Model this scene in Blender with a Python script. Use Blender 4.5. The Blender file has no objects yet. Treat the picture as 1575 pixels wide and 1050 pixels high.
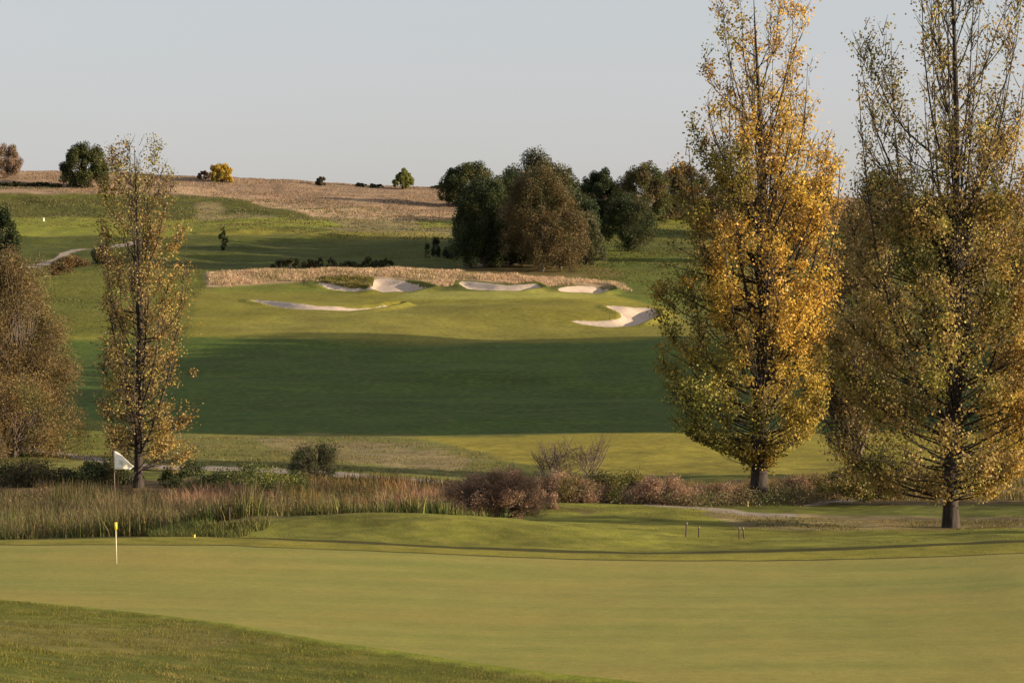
import bpy, math, random
import numpy as np
rng = np.random.default_rng(7)
random.seed(7)
R = math.radians
sc = bpy.context.scene

# ---------------------------------------------------------------- camera, world, sun
F = 85.0/36.0*1575.0          # focal length in photo pixels
PITCH = math.atan(85.0/F)
cam_d = bpy.data.cameras.new('camera'); cam = bpy.data.objects.new('camera', cam_d)
sc.collection.objects.link(cam); sc.camera = cam
cam_d.lens = 85; cam_d.sensor_width = 36; cam_d.sensor_fit = 'HORIZONTAL'
cam_d.clip_start = 0.1; cam_d.clip_end = 12000
cam.location = (0, 0, 0); cam.rotation_euler = (R(90)-PITCH, 0, 0)

SUN_AZ, SUN_EL = R(101), R(12.2)     # azimuth clockwise from the view direction
w = bpy.data.worlds.new("World"); sc.world = w; w.use_nodes = True
nt = w.node_tree; nt.nodes.clear()
out = nt.nodes.new('ShaderNodeOutputWorld'); bg = nt.nodes.new('ShaderNodeBackground')
sky = nt.nodes.new('ShaderNodeTexSky'); sky.sky_type = 'NISHITA'; sky.sun_disc = False
sky.sun_elevation = SUN_EL; sky.sun_rotation = SUN_AZ
sky.air_density = 1.0; sky.dust_density = 2.5; sky.ozone_density = 1.5; sky.altitude = 100
# a thin high veil of cloud greys the sky
tc = nt.nodes.new('ShaderNodeTexCoord')
mp = nt.nodes.new('ShaderNodeMapping'); mp.inputs['Scale'].default_value = (1.2, 1.2, 9)
nz = nt.nodes.new('ShaderNodeTexNoise'); nz.inputs['Scale'].default_value = 2.2; nz.inputs['Detail'].default_value = 5
mr = nt.nodes.new('ShaderNodeMapRange'); mr.inputs['From Min'].default_value = .35; mr.inputs['From Max'].default_value = .75
mr.inputs['To Min'].default_value = .62; mr.inputs['To Max'].default_value = .84
mix = nt.nodes.new('ShaderNodeMix'); mix.data_type = 'RGBA'
VEIL = (2.64, 2.55, 2.70, 1)
mix.inputs['B'].default_value = VEIL
bg.inputs['Strength'].default_value = 0.113
nt.links.new(tc.outputs['Generated'], mp.inputs['Vector']); nt.links.new(mp.outputs[0], nz.inputs['Vector'])
nt.links.new(nz.outputs['Fac'], mr.inputs['Value']); nt.links.new(mr.outputs[0], mix.inputs['Factor'])
nt.links.new(sky.outputs[0], mix.inputs['A']); nt.links.new(mix.outputs['Result'], bg.inputs['Color'])
nt.links.new(bg.outputs[0], out.inputs['Surface'])

sun_d = bpy.data.lights.new('sun', 'SUN'); sun = bpy.data.objects.new('sun', sun_d); sc.collection.objects.link(sun)
sun_d.energy = 5.0; sun_d.angle = R(0.5); sun_d.color = (1.0, 0.80, 0.56)
sun.rotation_euler = (R(90)-SUN_EL, 0, math.pi-SUN_AZ)
sc.view_settings.view_transform = 'Standard'; sc.view_settings.look = 'None'
sc.view_settings.gamma = 1; sc.view_settings.exposure = 1.07

# ---------------------------------------------------------------- helpers
def V(px, py, d):
    a = (px-787.5)/F; b = (525-py)/F
    y = math.cos(PITCH)+b*math.sin(PITCH); z = -math.sin(PITCH)+b*math.cos(PITCH)
    return np.array((a*d/y, d, z*d/y))
def zof(py, d):
    b = (525-np.asarray(py, float))/F
    return (-math.sin(PITCH)+b*math.cos(PITCH))/(math.cos(PITCH)+b*math.sin(PITCH))*d
def pyof(z, d):
    t = np.arctan2(z, d)+PITCH
    return 525-F*np.tan(t)

def _h(ix, iy, s):
    n = (ix.astype(np.int64)*374761393+iy.astype(np.int64)*668265263+s*982451653) & 0x7fffffff
    n = ((n ^ (n >> 13))*1274126177) & 0x7fffffff
    return ((n ^ (n >> 16)) & 0xffff)/65535.0
def vn(x, y, s=0):
    x = np.asarray(x, float); y = np.asarray(y, float)
    ix = np.floor(x); iy = np.floor(y); fx = x-ix; fy = y-iy
    fx = fx*fx*(3-2*fx); fy = fy*fy*(3-2*fy)
    a = _h(ix, iy, s); b = _h(ix+1, iy, s); c = _h(ix, iy+1, s); d = _h(ix+1, iy+1, s)
    return (a*(1-fx)+b*fx)*(1-fy)+(c*(1-fx)+d*fx)*fy
def fbm(x, y, s=0, o=4):
    v = 0; a = .5; t = 0
    for k in range(o):
        v = v+a*vn(x, y, s+k*17); t += a; a *= .5; x = x*2.03+3.1; y = y*2.03+1.7
    return v/t
def sstep(a, b, x):
    t = np.clip((x-a)/(b-a), 0, 1); return t*t*(3-2*t)
def norm(v):
    return v/np.maximum(np.linalg.norm(v, axis=-1, keepdims=True), 1e-9)

def mesh_np(name, verts, faces, mat, parent=None, cols=None, attrs=None, smooth=False, normals=None, tri=False):
    me = bpy.data.meshes.new(name); k = faces.shape[1]
    me.vertices.add(len(verts)); me.vertices.foreach_set('co', np.ascontiguousarray(verts, dtype=np.float32).ravel())
    me.loops.add(faces.size); me.loops.foreach_set('vertex_index', np.ascontiguousarray(faces, dtype=np.int32).ravel())
    me.polygons.add(len(faces))
    me.polygons.foreach_set('loop_start', np.arange(0, faces.size, k, dtype=np.int32))
    if cols is not None:
        a = me.color_attributes.new('Col', 'FLOAT_COLOR', 'POINT')
        c = np.ones((len(verts), 4), np.float32); c[:, :3] = cols; a.data.foreach_set('color', c.ravel())
    for n_, v_ in (attrs or {}).items():
        a = me.attributes.new(n_, 'FLOAT', 'POINT'); a.data.foreach_set('value', np.asarray(v_, np.float32))
    me.update(calc_edges=True)
    if smooth: me.polygons.foreach_set('use_smooth', np.ones(len(faces), bool))
    if normals is not None: me.normals_split_custom_set_from_vertices(normals.tolist())
    me.materials.append(mat)
    o = bpy.data.objects.new(name, me); sc.collection.objects.link(o)
    if parent: o.parent = parent
    return o
def tag(o, label, cat, group=None, kind=None):
    o['label'] = label; o['category'] = cat
    if group: o['group'] = group
    if kind: o['kind'] = kind
    return o
def empty(name, loc):
    o = bpy.data.objects.new(name, None); o.empty_display_size = .2; sc.collection.objects.link(o); o.location = loc
    return o

class Acc:
    """collects quads with one colour per quad"""
    def __init__(s): s.v = []; s.f = []; s.c = []; s.n = 0
    def add(s, v, f, c):
        s.v.append(v); s.f.append(f+s.n); s.c.append(np.broadcast_to(c, v.shape)); s.n += len(v)
    def build(s, name, mat, parent=None, smooth=False):
        return mesh_np(name, np.concatenate(s.v), np.concatenate(s.f), mat, parent, cols=np.concatenate(s.c), smooth=smooth)
def leaves(pts, size, cols, aspect=.75, flat=0.0):
    """rhombic leaves with a fold at random angles: (N*4 verts, N quads)"""
    n = len(pts)
    a = norm(rng.normal(size=(n, 3))); b = rng.normal(size=(n, 3))
    b = norm(b-(b*a).sum(1, keepdims=True)*a)
    s = (size*rng.uniform(.6, 1.25, n))[:, None]
    v = np.stack([pts-a*s*.5, pts+b*s*.5*aspect, pts+a*s*.5, pts-b*s*.5*aspect], 1).reshape(-1, 3)
    f = np.arange(n*4).reshape(n, 4)
    return v, f, np.repeat(cols, 4, 0)
def tube(path, rad, k=5):
    """path (m,3) radii (m,) -> quads"""
    path = np.asarray(path, float); m = len(path); rad = np.asarray(rad, float)
    t = norm(np.gradient(path, axis=0)); up = np.array([.31, .17, .93]); u = norm(np.cross(t, up)); w_ = np.cross(t, u)
    an = np.linspace(0, 2*math.pi, k, endpoint=False)
    v = path[:, None, :]+rad[:, None, None]*(np.cos(an)[None, :, None]*u[:, None, :]+np.sin(an)[None, :, None]*w_[:, None, :])
    i = np.arange(m-1)[:, None]*k; j = np.arange(k)[None, :]; j2 = (j+1) % k
    f = np.stack([i+j, i+j2, i+k+j2, i+k+j], -1).reshape(-1, 4)
    return v.reshape(-1, 3), f
def ribbons(p0, dirs, length, width, bend, cols, segs=2):
    """many grass blades: p0 (n,3) roots, dirs lean (n,2) horizontal, length (n,), width (n,)"""
    n = len(p0); ang = rng.uniform(0, math.pi, n)
    side = np.stack([np.cos(ang), np.sin(ang), np.zeros(n)], 1)
    lean = np.concatenate([dirs, np.zeros((n, 1))], 1)
    vs = []
    for k in range(segs+1):
        t = k/segs
        c = p0+np.array([0, 0, 1])*(length*t*(1-.25*bend*t))[:, None]+lean*(length*bend*t*t)[:, None]
        wd = (width*(1-t**1.5)*.5+width*.06)[:, None]
        vs += [c-side*wd, c+side*wd]
    v = np.stack(vs, 1).reshape(-1, 3); m = 2*(segs+1)
    f = np.concatenate([np.arange(n)[:, None]*m+np.array([[2*k, 2*k+1, 2*k+3, 2*k+2]]) for k in range(segs)])
    return v, f, np.repeat(cols, m, 0)

# ---------------------------------------------------------------- materials
def new_mat(name):
    m = bpy.data.materials.new(name); m.use_nodes = True; m.node_tree.nodes.clear(); return m, m.node_tree.nodes, m.node_tree.links
def leaf_mat(name, trans=.35, rough=.55):
    m, N, L = new_mat(name); o = N.new('ShaderNodeOutputMaterial')
    at = N.new('ShaderNodeAttribute'); at.attribute_name = 'Col'
    nz = N.new('ShaderNodeTexNoise'); nz.inputs['Scale'].default_value = 9
    mr = N.new('ShaderNodeMapRange'); mr.inputs['To Min'].default_value = .75; mr.inputs['To Max'].default_value = 1.25
    mu = N.new('ShaderNodeVectorMath'); mu.operation = 'SCALE'
    tcx = N.new('ShaderNodeTexCoord'); L.new(tcx.outputs['Object'], nz.inputs['Vector'])
    L.new(nz.outputs['Fac'], mr.inputs['Value']); L.new(mr.outputs[0], mu.inputs['Scale']); L.new(at.outputs['Color'], mu.inputs[0])
    p = N.new('ShaderNodeBsdfPrincipled'); p.inputs['Roughness'].default_value = rough; p.inputs['Specular IOR Level'].default_value = .25
    t = N.new('ShaderNodeBsdfTranslucent'); mx = N.new('ShaderNodeMixShader'); mx.inputs[0].default_value = trans
    L.new(mu.outputs[0], p.inputs['Base Color']); L.new(mu.outputs[0], t.inputs['Color'])
    L.new(p.outputs[0], mx.inputs[1]); L.new(t.outputs[0], mx.inputs[2]); L.new(mx.outputs[0], o.inputs['Surface'])
    return m
M_LEAF = leaf_mat('leaf'); M_GRASS = leaf_mat('grass_blade', .3, .7)
def bark_mat(name, c1, c2, sc_=6):
    m, N, L = new_mat(name); o = N.new('ShaderNodeOutputMaterial'); tcx = N.new('ShaderNodeTexCoord')
    mp = N.new('ShaderNodeMapping'); mp.inputs['Scale'].default_value = (sc_, sc_, sc_*.18)
    nz = N.new('ShaderNodeTexNoise'); nz.inputs['Scale'].default_value = 2; nz.inputs['Detail'].default_value = 6
    cr = N.new('ShaderNodeMix'); cr.data_type = 'RGBA'; cr.inputs['A'].default_value = (*c1, 1); cr.inputs['B'].default_value = (*c2, 1)
    cn = N.new('ShaderNodeMapRange'); cn.inputs['From Min'].default_value = .35; cn.inputs['From Max'].default_value = .65
    bp = N.new('ShaderNodeBump'); bp.inputs['Strength'].default_value = .8; bp.inputs['Distance'].default_value = .04
    p = N.new('ShaderNodeBsdfPrincipled'); p.inputs['Roughness'].default_value = .9
    L.new(tcx.outputs['Object'], mp.inputs[0]); L.new(mp.outputs[0], nz.inputs['Vector']); L.new(nz.outputs['Fac'], cn.inputs['Value'])
    L.new(cn.outputs[0], cr.inputs['Factor']); L.new(cr.outputs['Result'], p.inputs['Base Color'])
    L.new(nz.outputs['Fac'], bp.inputs['Height']); L.new(bp.outputs[0], p.inputs['Normal']); L.new(p.outputs[0], o.inputs['Surface'])
    return m
M_BARK = bark_mat('poplar_bark', (.015, .010, .007), (.045, .034, .025)); M_PALE = bark_mat('pale_bark', (.10, .08, .055), (.30, .26, .20))
M_TWIG = bark_mat('twig_bark', (.06, .045, .035), (.14, .105, .08), 12)
def plain(name, col, rough=.5, amp=.15, scale=20):
    m, N, L = new_mat(name); o = N.new('ShaderNodeOutputMaterial'); tcx = N.new('ShaderNodeTexCoord')
    nz = N.new('ShaderNodeTexNoise'); nz.inputs['Scale'].default_value = scale
    cr = N.new('ShaderNodeMix'); cr.data_type = 'RGBA'
    cr.inputs['A'].default_value = (*[c*(1-amp) for c in col], 1); cr.inputs['B'].default_value = (*[min(1, c*(1+amp)) for c in col], 1)
    p = N.new('ShaderNodeBsdfPrincipled'); p.inputs['Roughness'].default_value = rough
    L.new(tcx.outputs['Object'], nz.inputs['Vector']); L.new(nz.outputs['Fac'], cr.inputs['Factor'])
    L.new(cr.outputs['Result'], p.inputs['Base Color']); L.new(p.outputs[0], o.inputs['Surface'])
    return m

# ---------------------------------------------------------------- terrain height
PC = np.array([-400, 0, 200, 400, 560, 700, 850, 1000, 1168, 1300, 1463, 1575, 1975], float)
ROWS = [
 (24,  [1020,1050,1080,1115,1145,1170,1195,1215,1230,1235,1238,1238,1238]),
 (31.5,[965,985,1003,1022,1036,1045,1050,1052,1052,1052,1050,1048,1045]),
 (39,  [918,922,926,930,934,937,940,941,941,940,936,932,925]),
 (45,  [866,867,868,872,876,881,886,889,889,887,882,876,866]),
 (48,  [838,838,838,841,847,853,859,862,862,860,855,850,840]),
 (50,  [829,829,825,827,835,842,848,851,849,845,837,832,822]),
 (51.5,[834,833,829,831,838,846,851,854,852,849,842,838,832]),
 (54,  [842,840,832,822,826,834,842,846,845,841,835,831,826]),
 (58,  [845,843,832,797,791,795,808,822,832,832,827,823,818]),
 (63,  [848,846,842,812,803,806,812,818,822,824,820,816,810]),
 (70,  [838,836,834,822,815,810,800,808,812,814,816,812,800]),
 (75,  [828,826,824,818,812,808,804,805,807,810,812,806,790]),
 (80,  [818,816,815,812,806,800,793,795,798,801,802,798,782]),
 (88,  [805,803,802,800,795,790,774,777,783,786,786,784,770]),
 (95,  [788,786,785,784,782,780,778,772,768,770,772,770,756]),
 (110, [752,750,750,752,755,758,760,758,752,752,752,748,735]),
 (122, [722,722,728,733,736,742,745,742,738,737,735,730,720]),
 (130, [702,704,712,718,722,726,728,727,724,722,720,716,708]),
 (145, [682,684,690,694,697,700,703,702,700,698,697,694,690]),
 (165, [660,662,670,673,673,671,668,667,667,668,668,668,660]),
 (175, [662,663,669,671,671,669,667,666,666,667,667,667,650]),
 (190, [640,642,645,646,646,645,643,643,643,643,643,643,600]),
 (240, [575,577,580,580,578,576,575,574,574,574,574,574,520]),
 (280, [528,524,528,526,522,520,519,518,518,518,518,518,470]),
 (305, [495,488,485,484,482,482,484,488,494,500,500,500,470]),
 (320, [470,468,466,465,464,464,466,475,485,490,490,490,470]),
 (335, [448,446,448,447,447,446,447,455,470,478,478,478,460]),
 (345, [438,436,436,434,434,434,436,442,458,466,466,466,455]),
 (355, [424,424,426,417,415,417,425,434,446,452,452,452,445]),
 (365, [420,420,424,418,417,419,424,430,440,446,446,446,440]),
 (385, [408,408,410,412,412,412,412,412,424,430,430,430,425]),
 (430, [375,378,382,385,385,385,385,388,392,395,395,395,390]),
 (470, [350,352,355,358,360,362,362,362,364,366,366,366,360]),
 (520, [318,322,325,328,335,340,340,340,342,344,344,344,340]),
 (570, [285,288,292,300,308,315,318,322,325,325,325,325,320]),
 (620, [262,264,268,276,285,290,294,300,305,305,305,305,300]),
]
kd = np.array([-60, 0, 6, 14]+[r[0] for r in ROWS]+[680, 800, 1200, 3000, 9000], float)
kz = [np.full(13, -1.6), np.full(13, -1.75), np.full(13, -2.1), None]+[zof(r[1], r[0]) for r in ROWS]
kz[3] = kz[4]*.65+kz[2]*.35
last = kz[-1]; kz += [last-.5, last-6, last-20, np.full(13, -10.), np.full(13, -30.)]
kz = np.array(kz)
def pchip(x, y, xs):
    h = np.diff(x)[:, None]; dl = np.diff(y, axis=0)/h; m = np.zeros_like(y)
    w1 = 2*h[1:]+h[:-1]; w2 = h[1:]+2*h[:-1]
    with np.errstate(divide='ignore', invalid='ignore'):
        hm = (w1+w2)/(w1/dl[:-1]+w2/dl[1:])
    ok = dl[:-1]*dl[1:] > 0
    m[1:-1] = np.where(ok, hm, 0); m[0] = dl[0]; m[-1] = dl[-1]
    i = np.clip(np.searchsorted(x, xs)-1, 0, len(x)-2); H = (x[i+1]-x[i])[:, None]; t = ((xs-x[i])[:, None])/H
    return ((1+2*t)*(1-t)**2)*y[i]+t*(1-t)**2*H*m[i]+t*t*(3-2*t)*y[i+1]+t*t*(t-1)*H*m[i+1]
dd = np.concatenate([np.linspace(-60, 2, 40), np.exp(np.arange(math.log(2.3), math.log(9000), .0022))])
Z1 = pchip(kd, kz, dd)                      # dense in depth, 13 columns
uu = np.linspace(-400, 1975, 476)
ZT = pchip(PC, Z1.T.copy(), uu).T           # dense table
def bil(u, d):
    u = np.clip(u, -400, 1975); fu = (u+400)/(uu[1]-uu[0]); iu = np.clip(fu.astype(int), 0, len(uu)-2); fu = fu-iu
    i = np.clip(np.searchsorted(dd, d)-1, 0, len(dd)-2); fd = np.clip((d-dd[i])/(dd[i+1]-dd[i]), 0, 1)
    return (ZT[i, iu]*(1-fu)+ZT[i, iu+1]*fu)*(1-fd)+(ZT[i+1, iu]*(1-fu)+ZT[i+1, iu+1]*fu)*fd

def sdf_poly(px, py, poly, sy=1.0):
    """signed distance, positive inside; y distances scaled by sy"""
    P = np.array(poly, float); P = P*[1, sy]; x = px; y = py*sy
    best = np.full(x.shape, 1e9); ins = np.zeros(x.shape, bool)
    for k in range(len(P)):
        a = P[k]; b = P[(k+1) % len(P)]; e = b-a
        t = np.clip(((x-a[0])*e[0]+(y-a[1])*e[1])/max(e@e, 1e-9), 0, 1)
        best = np.minimum(best, np.hypot(x-a[0]-t*e[0], y-a[1]-t*e[1]))
        c = ((a[1] > y) != (b[1] > y)) & (x < (b[0]-a[0])*(y-a[1])/(b[1]-a[1]+1e-12)+a[0])
        ins ^= c
    return np.where(ins, best, -best)
def sdf_line(px, py, pts, wd):
    pts = np.array(pts, float); best = np.full(px.shape, 1e9)
    for a, b in zip(pts[:-1], pts[1:]):
        e = b-a; t = np.clip(((px-a[0])*e[0]+(py-a[1])*e[1])/(e@e), 0, 1)
        best = np.minimum(best, np.hypot(px-a[0]-t*e[0], py-a[1]-t*e[1]))
    return wd-best
def smoothpoly(pts, n=6):
    P = np.array(pts, float); out_ = []
    for k in range(len(P)):
        p0, p1, p2, p3 = P[k-1], P[k], P[(k+1) % len(P)], P[(k+2) % len(P)]
        for t in np.linspace(0, 1, n, endpoint=False):
            out_.append(.5*((2*p1)+(-p0+p2)*t+(2*p0-5*p1+4*p2-p3)*t*t+(-p0+3*p1-3*p2+p3)*t**3))
    return np.array(out_)
BUNK = [
 ('long narrow white sand bunker below the green, left of centre', [(384,464),(420,467),(450,471.5),(480,473.5),(520,473),(560,472),(600,470),(622,469),(600,473),(555,477.5),(500,479),(450,478),(425,474)]),
 ('thin crescent of sand left of the bright wedge bunker, under the tan grass bank', [(478,436),(500,439),(530,443),(568,446),(572,448),(545,447.5),(510,445),(492,440)]),
 ('bright wedge-shaped sand bunker cut into the tan grass bank', [(575,432),(600,431),(626,434),(648,440),(664,444),(640,447),(600,448.5),(571,448)]),
 ('wide shaded sand bunker in the middle of the tan grass bank', [(706,435),(740,437),(772,440.5),(806,441.5),(828,442),(828,446),(790,447.5),(740,446),(720,444)]),
 ('shallow lens-shaped sand bunker at the right end of the tan grass bank', [(858,447),(872,443),(900,441),(928,442),(942,445),(938,448),(900,449)]),
 ('forked sand bunker on the slope right of the green', [(932,474),(965,475),(995,476),(1010,479),(1012,486),(998,491),(980,495),(940,497),(900,495),(880,492),(920,491),(948,490),(955,485)]),
]
BUNK = [(l, smoothpoly(p)) for l, p in BUNK]
PATHS = [([(-60,682),(20,689),(60,692),(120,702),(180,712),(260,719),(380,722),(500,729),(600,736),(700,742),(790,749),(900,764),(1000,774),(1060,779),(1110,784),(1180,791),(1225,794)], 3.2),
         ([(40,412),(75,404),(92,393),(115,386),(160,380),(215,372)], 2.6),
         ([(1235,777),(1280,772),(1330,767),(1400,764)], 1.3)]
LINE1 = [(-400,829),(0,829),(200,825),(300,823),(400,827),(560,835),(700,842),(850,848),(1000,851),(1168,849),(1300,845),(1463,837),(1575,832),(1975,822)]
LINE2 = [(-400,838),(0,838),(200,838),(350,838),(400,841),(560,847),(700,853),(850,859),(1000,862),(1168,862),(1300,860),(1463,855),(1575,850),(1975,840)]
GREEN = LINE2+[(1975,1600),(1500,1600),(1300,1120),(1150,1072),(1000,1050),(800,1028),(640,1005),(500,985),(350,958),(200,940),(100,930),(0,922),(-400,915)]

def height(X, Y, full=True):
    X = np.asarray(X, float); Y = np.asarray(Y, float)
    d = np.maximum(Y, 1.0); u = 787.5+F*X/np.maximum(d, 12)
    z = bil(u, Y)
    # undulation, held small in angle so that crest lines stay put
    far = sstep(90, 170, d)
    amp = np.where(d < 50, .03, np.where(d < 100, .03+(d-50)*.0016, .11+np.clip(d-100, 0, 500)*.0013))
    rough = sstep(50, 56, d)*(1-sstep(150, 165, d))+sstep(350, 400, d)
    z = z+amp*(fbm(X/9.0, Y/9.0, 3)-.5)*(1+.5*rough)
    z = z+rough*np.where(d > 300, .30, .14)*(fbm(X/1.7, Y/1.7, 9, 3)-.5)
    z = z+(.012 if full else 0)*(1-sstep(45, 60, d))*(vn(X/.6, Y/.6, 5)-.5)
    py = pyof(z, d); px = u
    if full:
        sel = (d > 295) & (d < 362) & (u > 300) & (u < 1100)
        if sel.any():
            xs, ys = px[sel], py[sel]; dz = np.zeros(xs.shape)
            for k, (l, p) in enumerate(BUNK):
                s = sdf_poly(xs, ys, p, 3.0)
                c = p.mean(0); rt = sstep(-.2, .6, (xs-c[0])/(p[:, 0].max()-c[0]))
                dz -= (.45+.45*rt)*sstep(-1.0, 9-5*rt, s)
                rim = np.exp(-((s+5)/5.5)**2)*(sstep(-2, 3, (c[1]-ys))*.30+.50*sstep(.3, .9, (xs-c[0])/(p[:, 0].max()-c[0])))
                dz += rim*.8
            z[sel] = z[sel]+dz
            # soft mounds on the far fairway
    z = z+1.3*(fbm(X/17., Y/15., 25, 2)-.5)*sstep(372, 420, d)*(1-sstep(560, 600, d))
    m = (d > 150) & (d < 345)
    if m.any(): z = z+np.where(m, 1.9*(fbm(X/27., Y/22., 21, 2)-.5)*sstep(172, 200, d)*(1-sstep(325, 345, d)), 0)
    return z
def gz(x, y): return float(height(np.array([x]), np.array([y]), False)[0])

# ---------------------------------------------------------------- terrain mesh
tc_in = np.arange(-.235, .2351, .0016)
tl = -.235-np.cumsum(.0016*1.12**np.arange(1, 42)); tcol = np.concatenate([tl[::-1], tc_in, -tl])
drow = np.concatenate([np.linspace(-60, 3, 22), np.exp(np.arange(math.log(3.5), math.log(46), .009)),
                       np.exp(np.arange(math.log(46), math.log(700), .0036)), np.exp(np.arange(math.log(705), math.log(9000), .06))])
TT, DD = np.meshgrid(tcol, drow); XX = TT*(np.maximum(DD, 0)+6); SH = XX.shape
X = XX.ravel(); Y = DD.ravel(); Z = height(X, Y)
px = 787.5+F*X/np.maximum(Y, 12); py = np.where(Y > 3, pyof(bil(px, np.maximum(Y, 1)), np.maximum(Y, 1)), 3000)
NC = len(tcol); NR = len(drow)
i = np.arange(NR-1)[:, None]*NC+np.arange(NC-1)[None, :]
faces = np.stack([i, i+1, i+NC+1, i+NC], -1).reshape(-1, 4)
# normals
P3 = np.stack([X, Y, Z], 1).reshape(*SH, 3); du = np.gradient(P3, axis=1); dv = np.gradient(P3, axis=0)
NRM = norm(np.cross(du, dv)).reshape(-1, 3)

C = lambda *a: np.array(a)
G_FAIR = C(.170, .150, .022); G_GREEN = C(.235, .198, .045); G_ROUGH = C(.082, .090, .015); G_DEEP = C(.045, .068, .017)
STRAW = C(.30, .21, .135); STRAW2 = C(.36, .25, .15); BROWN = C(.13, .09, .038)
wob = (fbm(X/3.0, Y/6.0, 31)-.5)
farw = (fbm(X/14., Y/25., 37)-.5); fine = fbm(X/.9, Y/1.4, 41, 3)-.5
col = np.tile(G_ROUGH, (len(X), 1)).astype(float)
def paint(poly, c, soft=6., w=10., amt=1., sy=2.0):
    P = np.array(poly, float); lo = P.min(0)-60; hi = P.max(0)+60
    s = (px > lo[0]) & (px < hi[0]) & (py > lo[1]) & (py < hi[1])
    if not s.any(): return
    sd = sdf_poly(px[s], py[s], P, sy)+w*(wob[s] if Y[s].mean() < 250 else farw[s])*2+w*.5*fine[s]
    m = (sstep(-soft, soft, sd)*amt)[:, None]; col[s] = col[s]*(1-m)+c*m
L, Rr = -600, 2200
paint([(L,200),(Rr,200),(Rr,345),(700,345),(560,340),(480,325),(400,310),(300,300),(150,300),(L,300)], STRAW*.80, 5, 14)
paint([(300,312),(700,330),(700,372),(640,366),(480,352),(300,340)], (STRAW*.45+G_ROUGH*.65), 5, 12)
paint([(340,303),(390,303),(470,325),(480,336),(340,334)], G_ROUGH*.75, 5, 10)
paint([(L,298),(150,300),(300,303),(300,337),(L,337)], G_ROUGH*.75, 4, 10)
paint([(150,280),(340,292),(500,320),(640,336),(640,341),(480,330),(330,300),(150,292)], STRAW2, 2, 3, .9)
paint([(520,300),(700,330),(700,345),(560,330)], STRAW2*.95, 4, 8, .6)
paint([(L,283),(90,283),(100,291),(L,292)], G_DEEP, 2, 6)
paint([(L,337),(300,337),(500,337),(530,345),(480,352),(300,356),(200,372),(L,372)], G_FAIR*C(.92,1.12,1.), 3, 5)
paint([(640,340),(700,339),(700,349),(650,348)], G_FAIR*C(.95,1.2,1.), 2, 3)
paint([(60,362),(170,362),(160,376),(60,374)], BROWN*1.0, 4, 8, .5)
paint([(400,352),(700,360),(700,372),(620,372),(420,362),(300,360),(300,355)], G_FAIR*1.05, 3, 6, .7)
paint([(900,330),(1100,330),(1100,352),(900,352)], G_FAIR*C(.85,1.05,1.), 3, 6)
paint([(L,372),(300,362),(700,378),(1000,380),(1100,440),(900,440),(720,416),(320,412),(L,425)], G_ROUGH*C(.66,.74,.62), 4, 8)  # rough painted darker here to deepen the shadow band beside the clump
paint([(860,385),(1040,385),(1100,470),(950,470),(930,440),(860,420)], G_ROUGH*C(.95,1.1,1.), 4, 12)
paint([(720,404),(900,404),(960,420),(930,432),(800,424),(700,418)], BROWN*1.1, 3, 8, .7)
paint([(318,420),(360,414),(560,411),(700,420),(860,428),(960,436),(965,446),(930,441),(860,440),(720,432),(560,430),(480,434),(420,438),(350,441),(320,440)], STRAW2*.9, 3, 4)
paint([(L,440),(320,446),(560,450),(930,449),(1030,470),(1100,520),(Rr,520),(Rr,560),(L,560)], G_FAIR*C(.98,1.02,1), 4, 6)
paint([(420,436),(560,446),(560,450),(330,450),(340,442)], G_FAIR*C(.85,1.05,1), 4, 5, .8)
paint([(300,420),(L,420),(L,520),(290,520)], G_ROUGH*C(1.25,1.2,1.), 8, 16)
paint([(640,448),(930,449),(960,456),(760,462),(600,460)], G_GREEN*C(.85,.98,.9), 3, 2)
paint([(L,525),(Rr,518),(Rr,668),(L,668)], C(.052,.084,.011), 5, 5)  # shaded fairway band: the belt's shadow is also painted in as darker green
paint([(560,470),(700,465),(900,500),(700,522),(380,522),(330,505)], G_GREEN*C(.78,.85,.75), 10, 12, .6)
paint([(L,655),(720,672),(1000,664),(Rr,664),(Rr,736),(900,728),(700,700),(L,700)], G_FAIR*C(1.18,1.15,1.05), 4, 4)
paint([(L,655),(130,640),(260,665),(640,672),(760,700),(760,745),(600,730),(420,722),(L,730)], (G_ROUGH*1.15+STRAW*.12), 5, 14)
paint([(400,676),(560,680),(680,690),(720,715),(700,728),(560,712),(420,690)], STRAW*.8, 6, 26, .5)
paint([(-100,640),(170,640),(190,690),(140,700),(-100,680)], G_ROUGH*C(1.35,1.35,1.1), 8, 10)
paint([(L,735),(420,735),(760,748),(1000,745),(1200,736),(Rr,736),(Rr,776),(1230,776),(1060,774),(820,772),(700,800),(L,850)], BROWN*.75, 5, 14)
paint([(1270,735),(Rr,735),(Rr,770),(1270,765)], STRAW*.5+G_ROUGH*.4, 5, 14)
paint([(780,773),(1060,775),(1180,794),(1400,800),(Rr,800),(Rr,852),(700,852),(400,840),(330,815),(400,795),(560,788),(700,790)], G_FAIR*C(.86,.98,.95), 4, 6)
paint([(1090,790),(1200,792),(1400,795),(1575,795),(1700,806),(1575,812),(1400,815),(1180,812),(1120,805)], STRAW*.55+G_ROUGH*.35, 5, 14, .8)
paint([(850,778),(900,780),(960,785),(900,790)], BROWN, 3, 8, .6)
paint(LINE1+[(Rr,3000),(L,3000)], G_FAIR*C(1.08,1.12,1.05), 1.0, 0)
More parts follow.
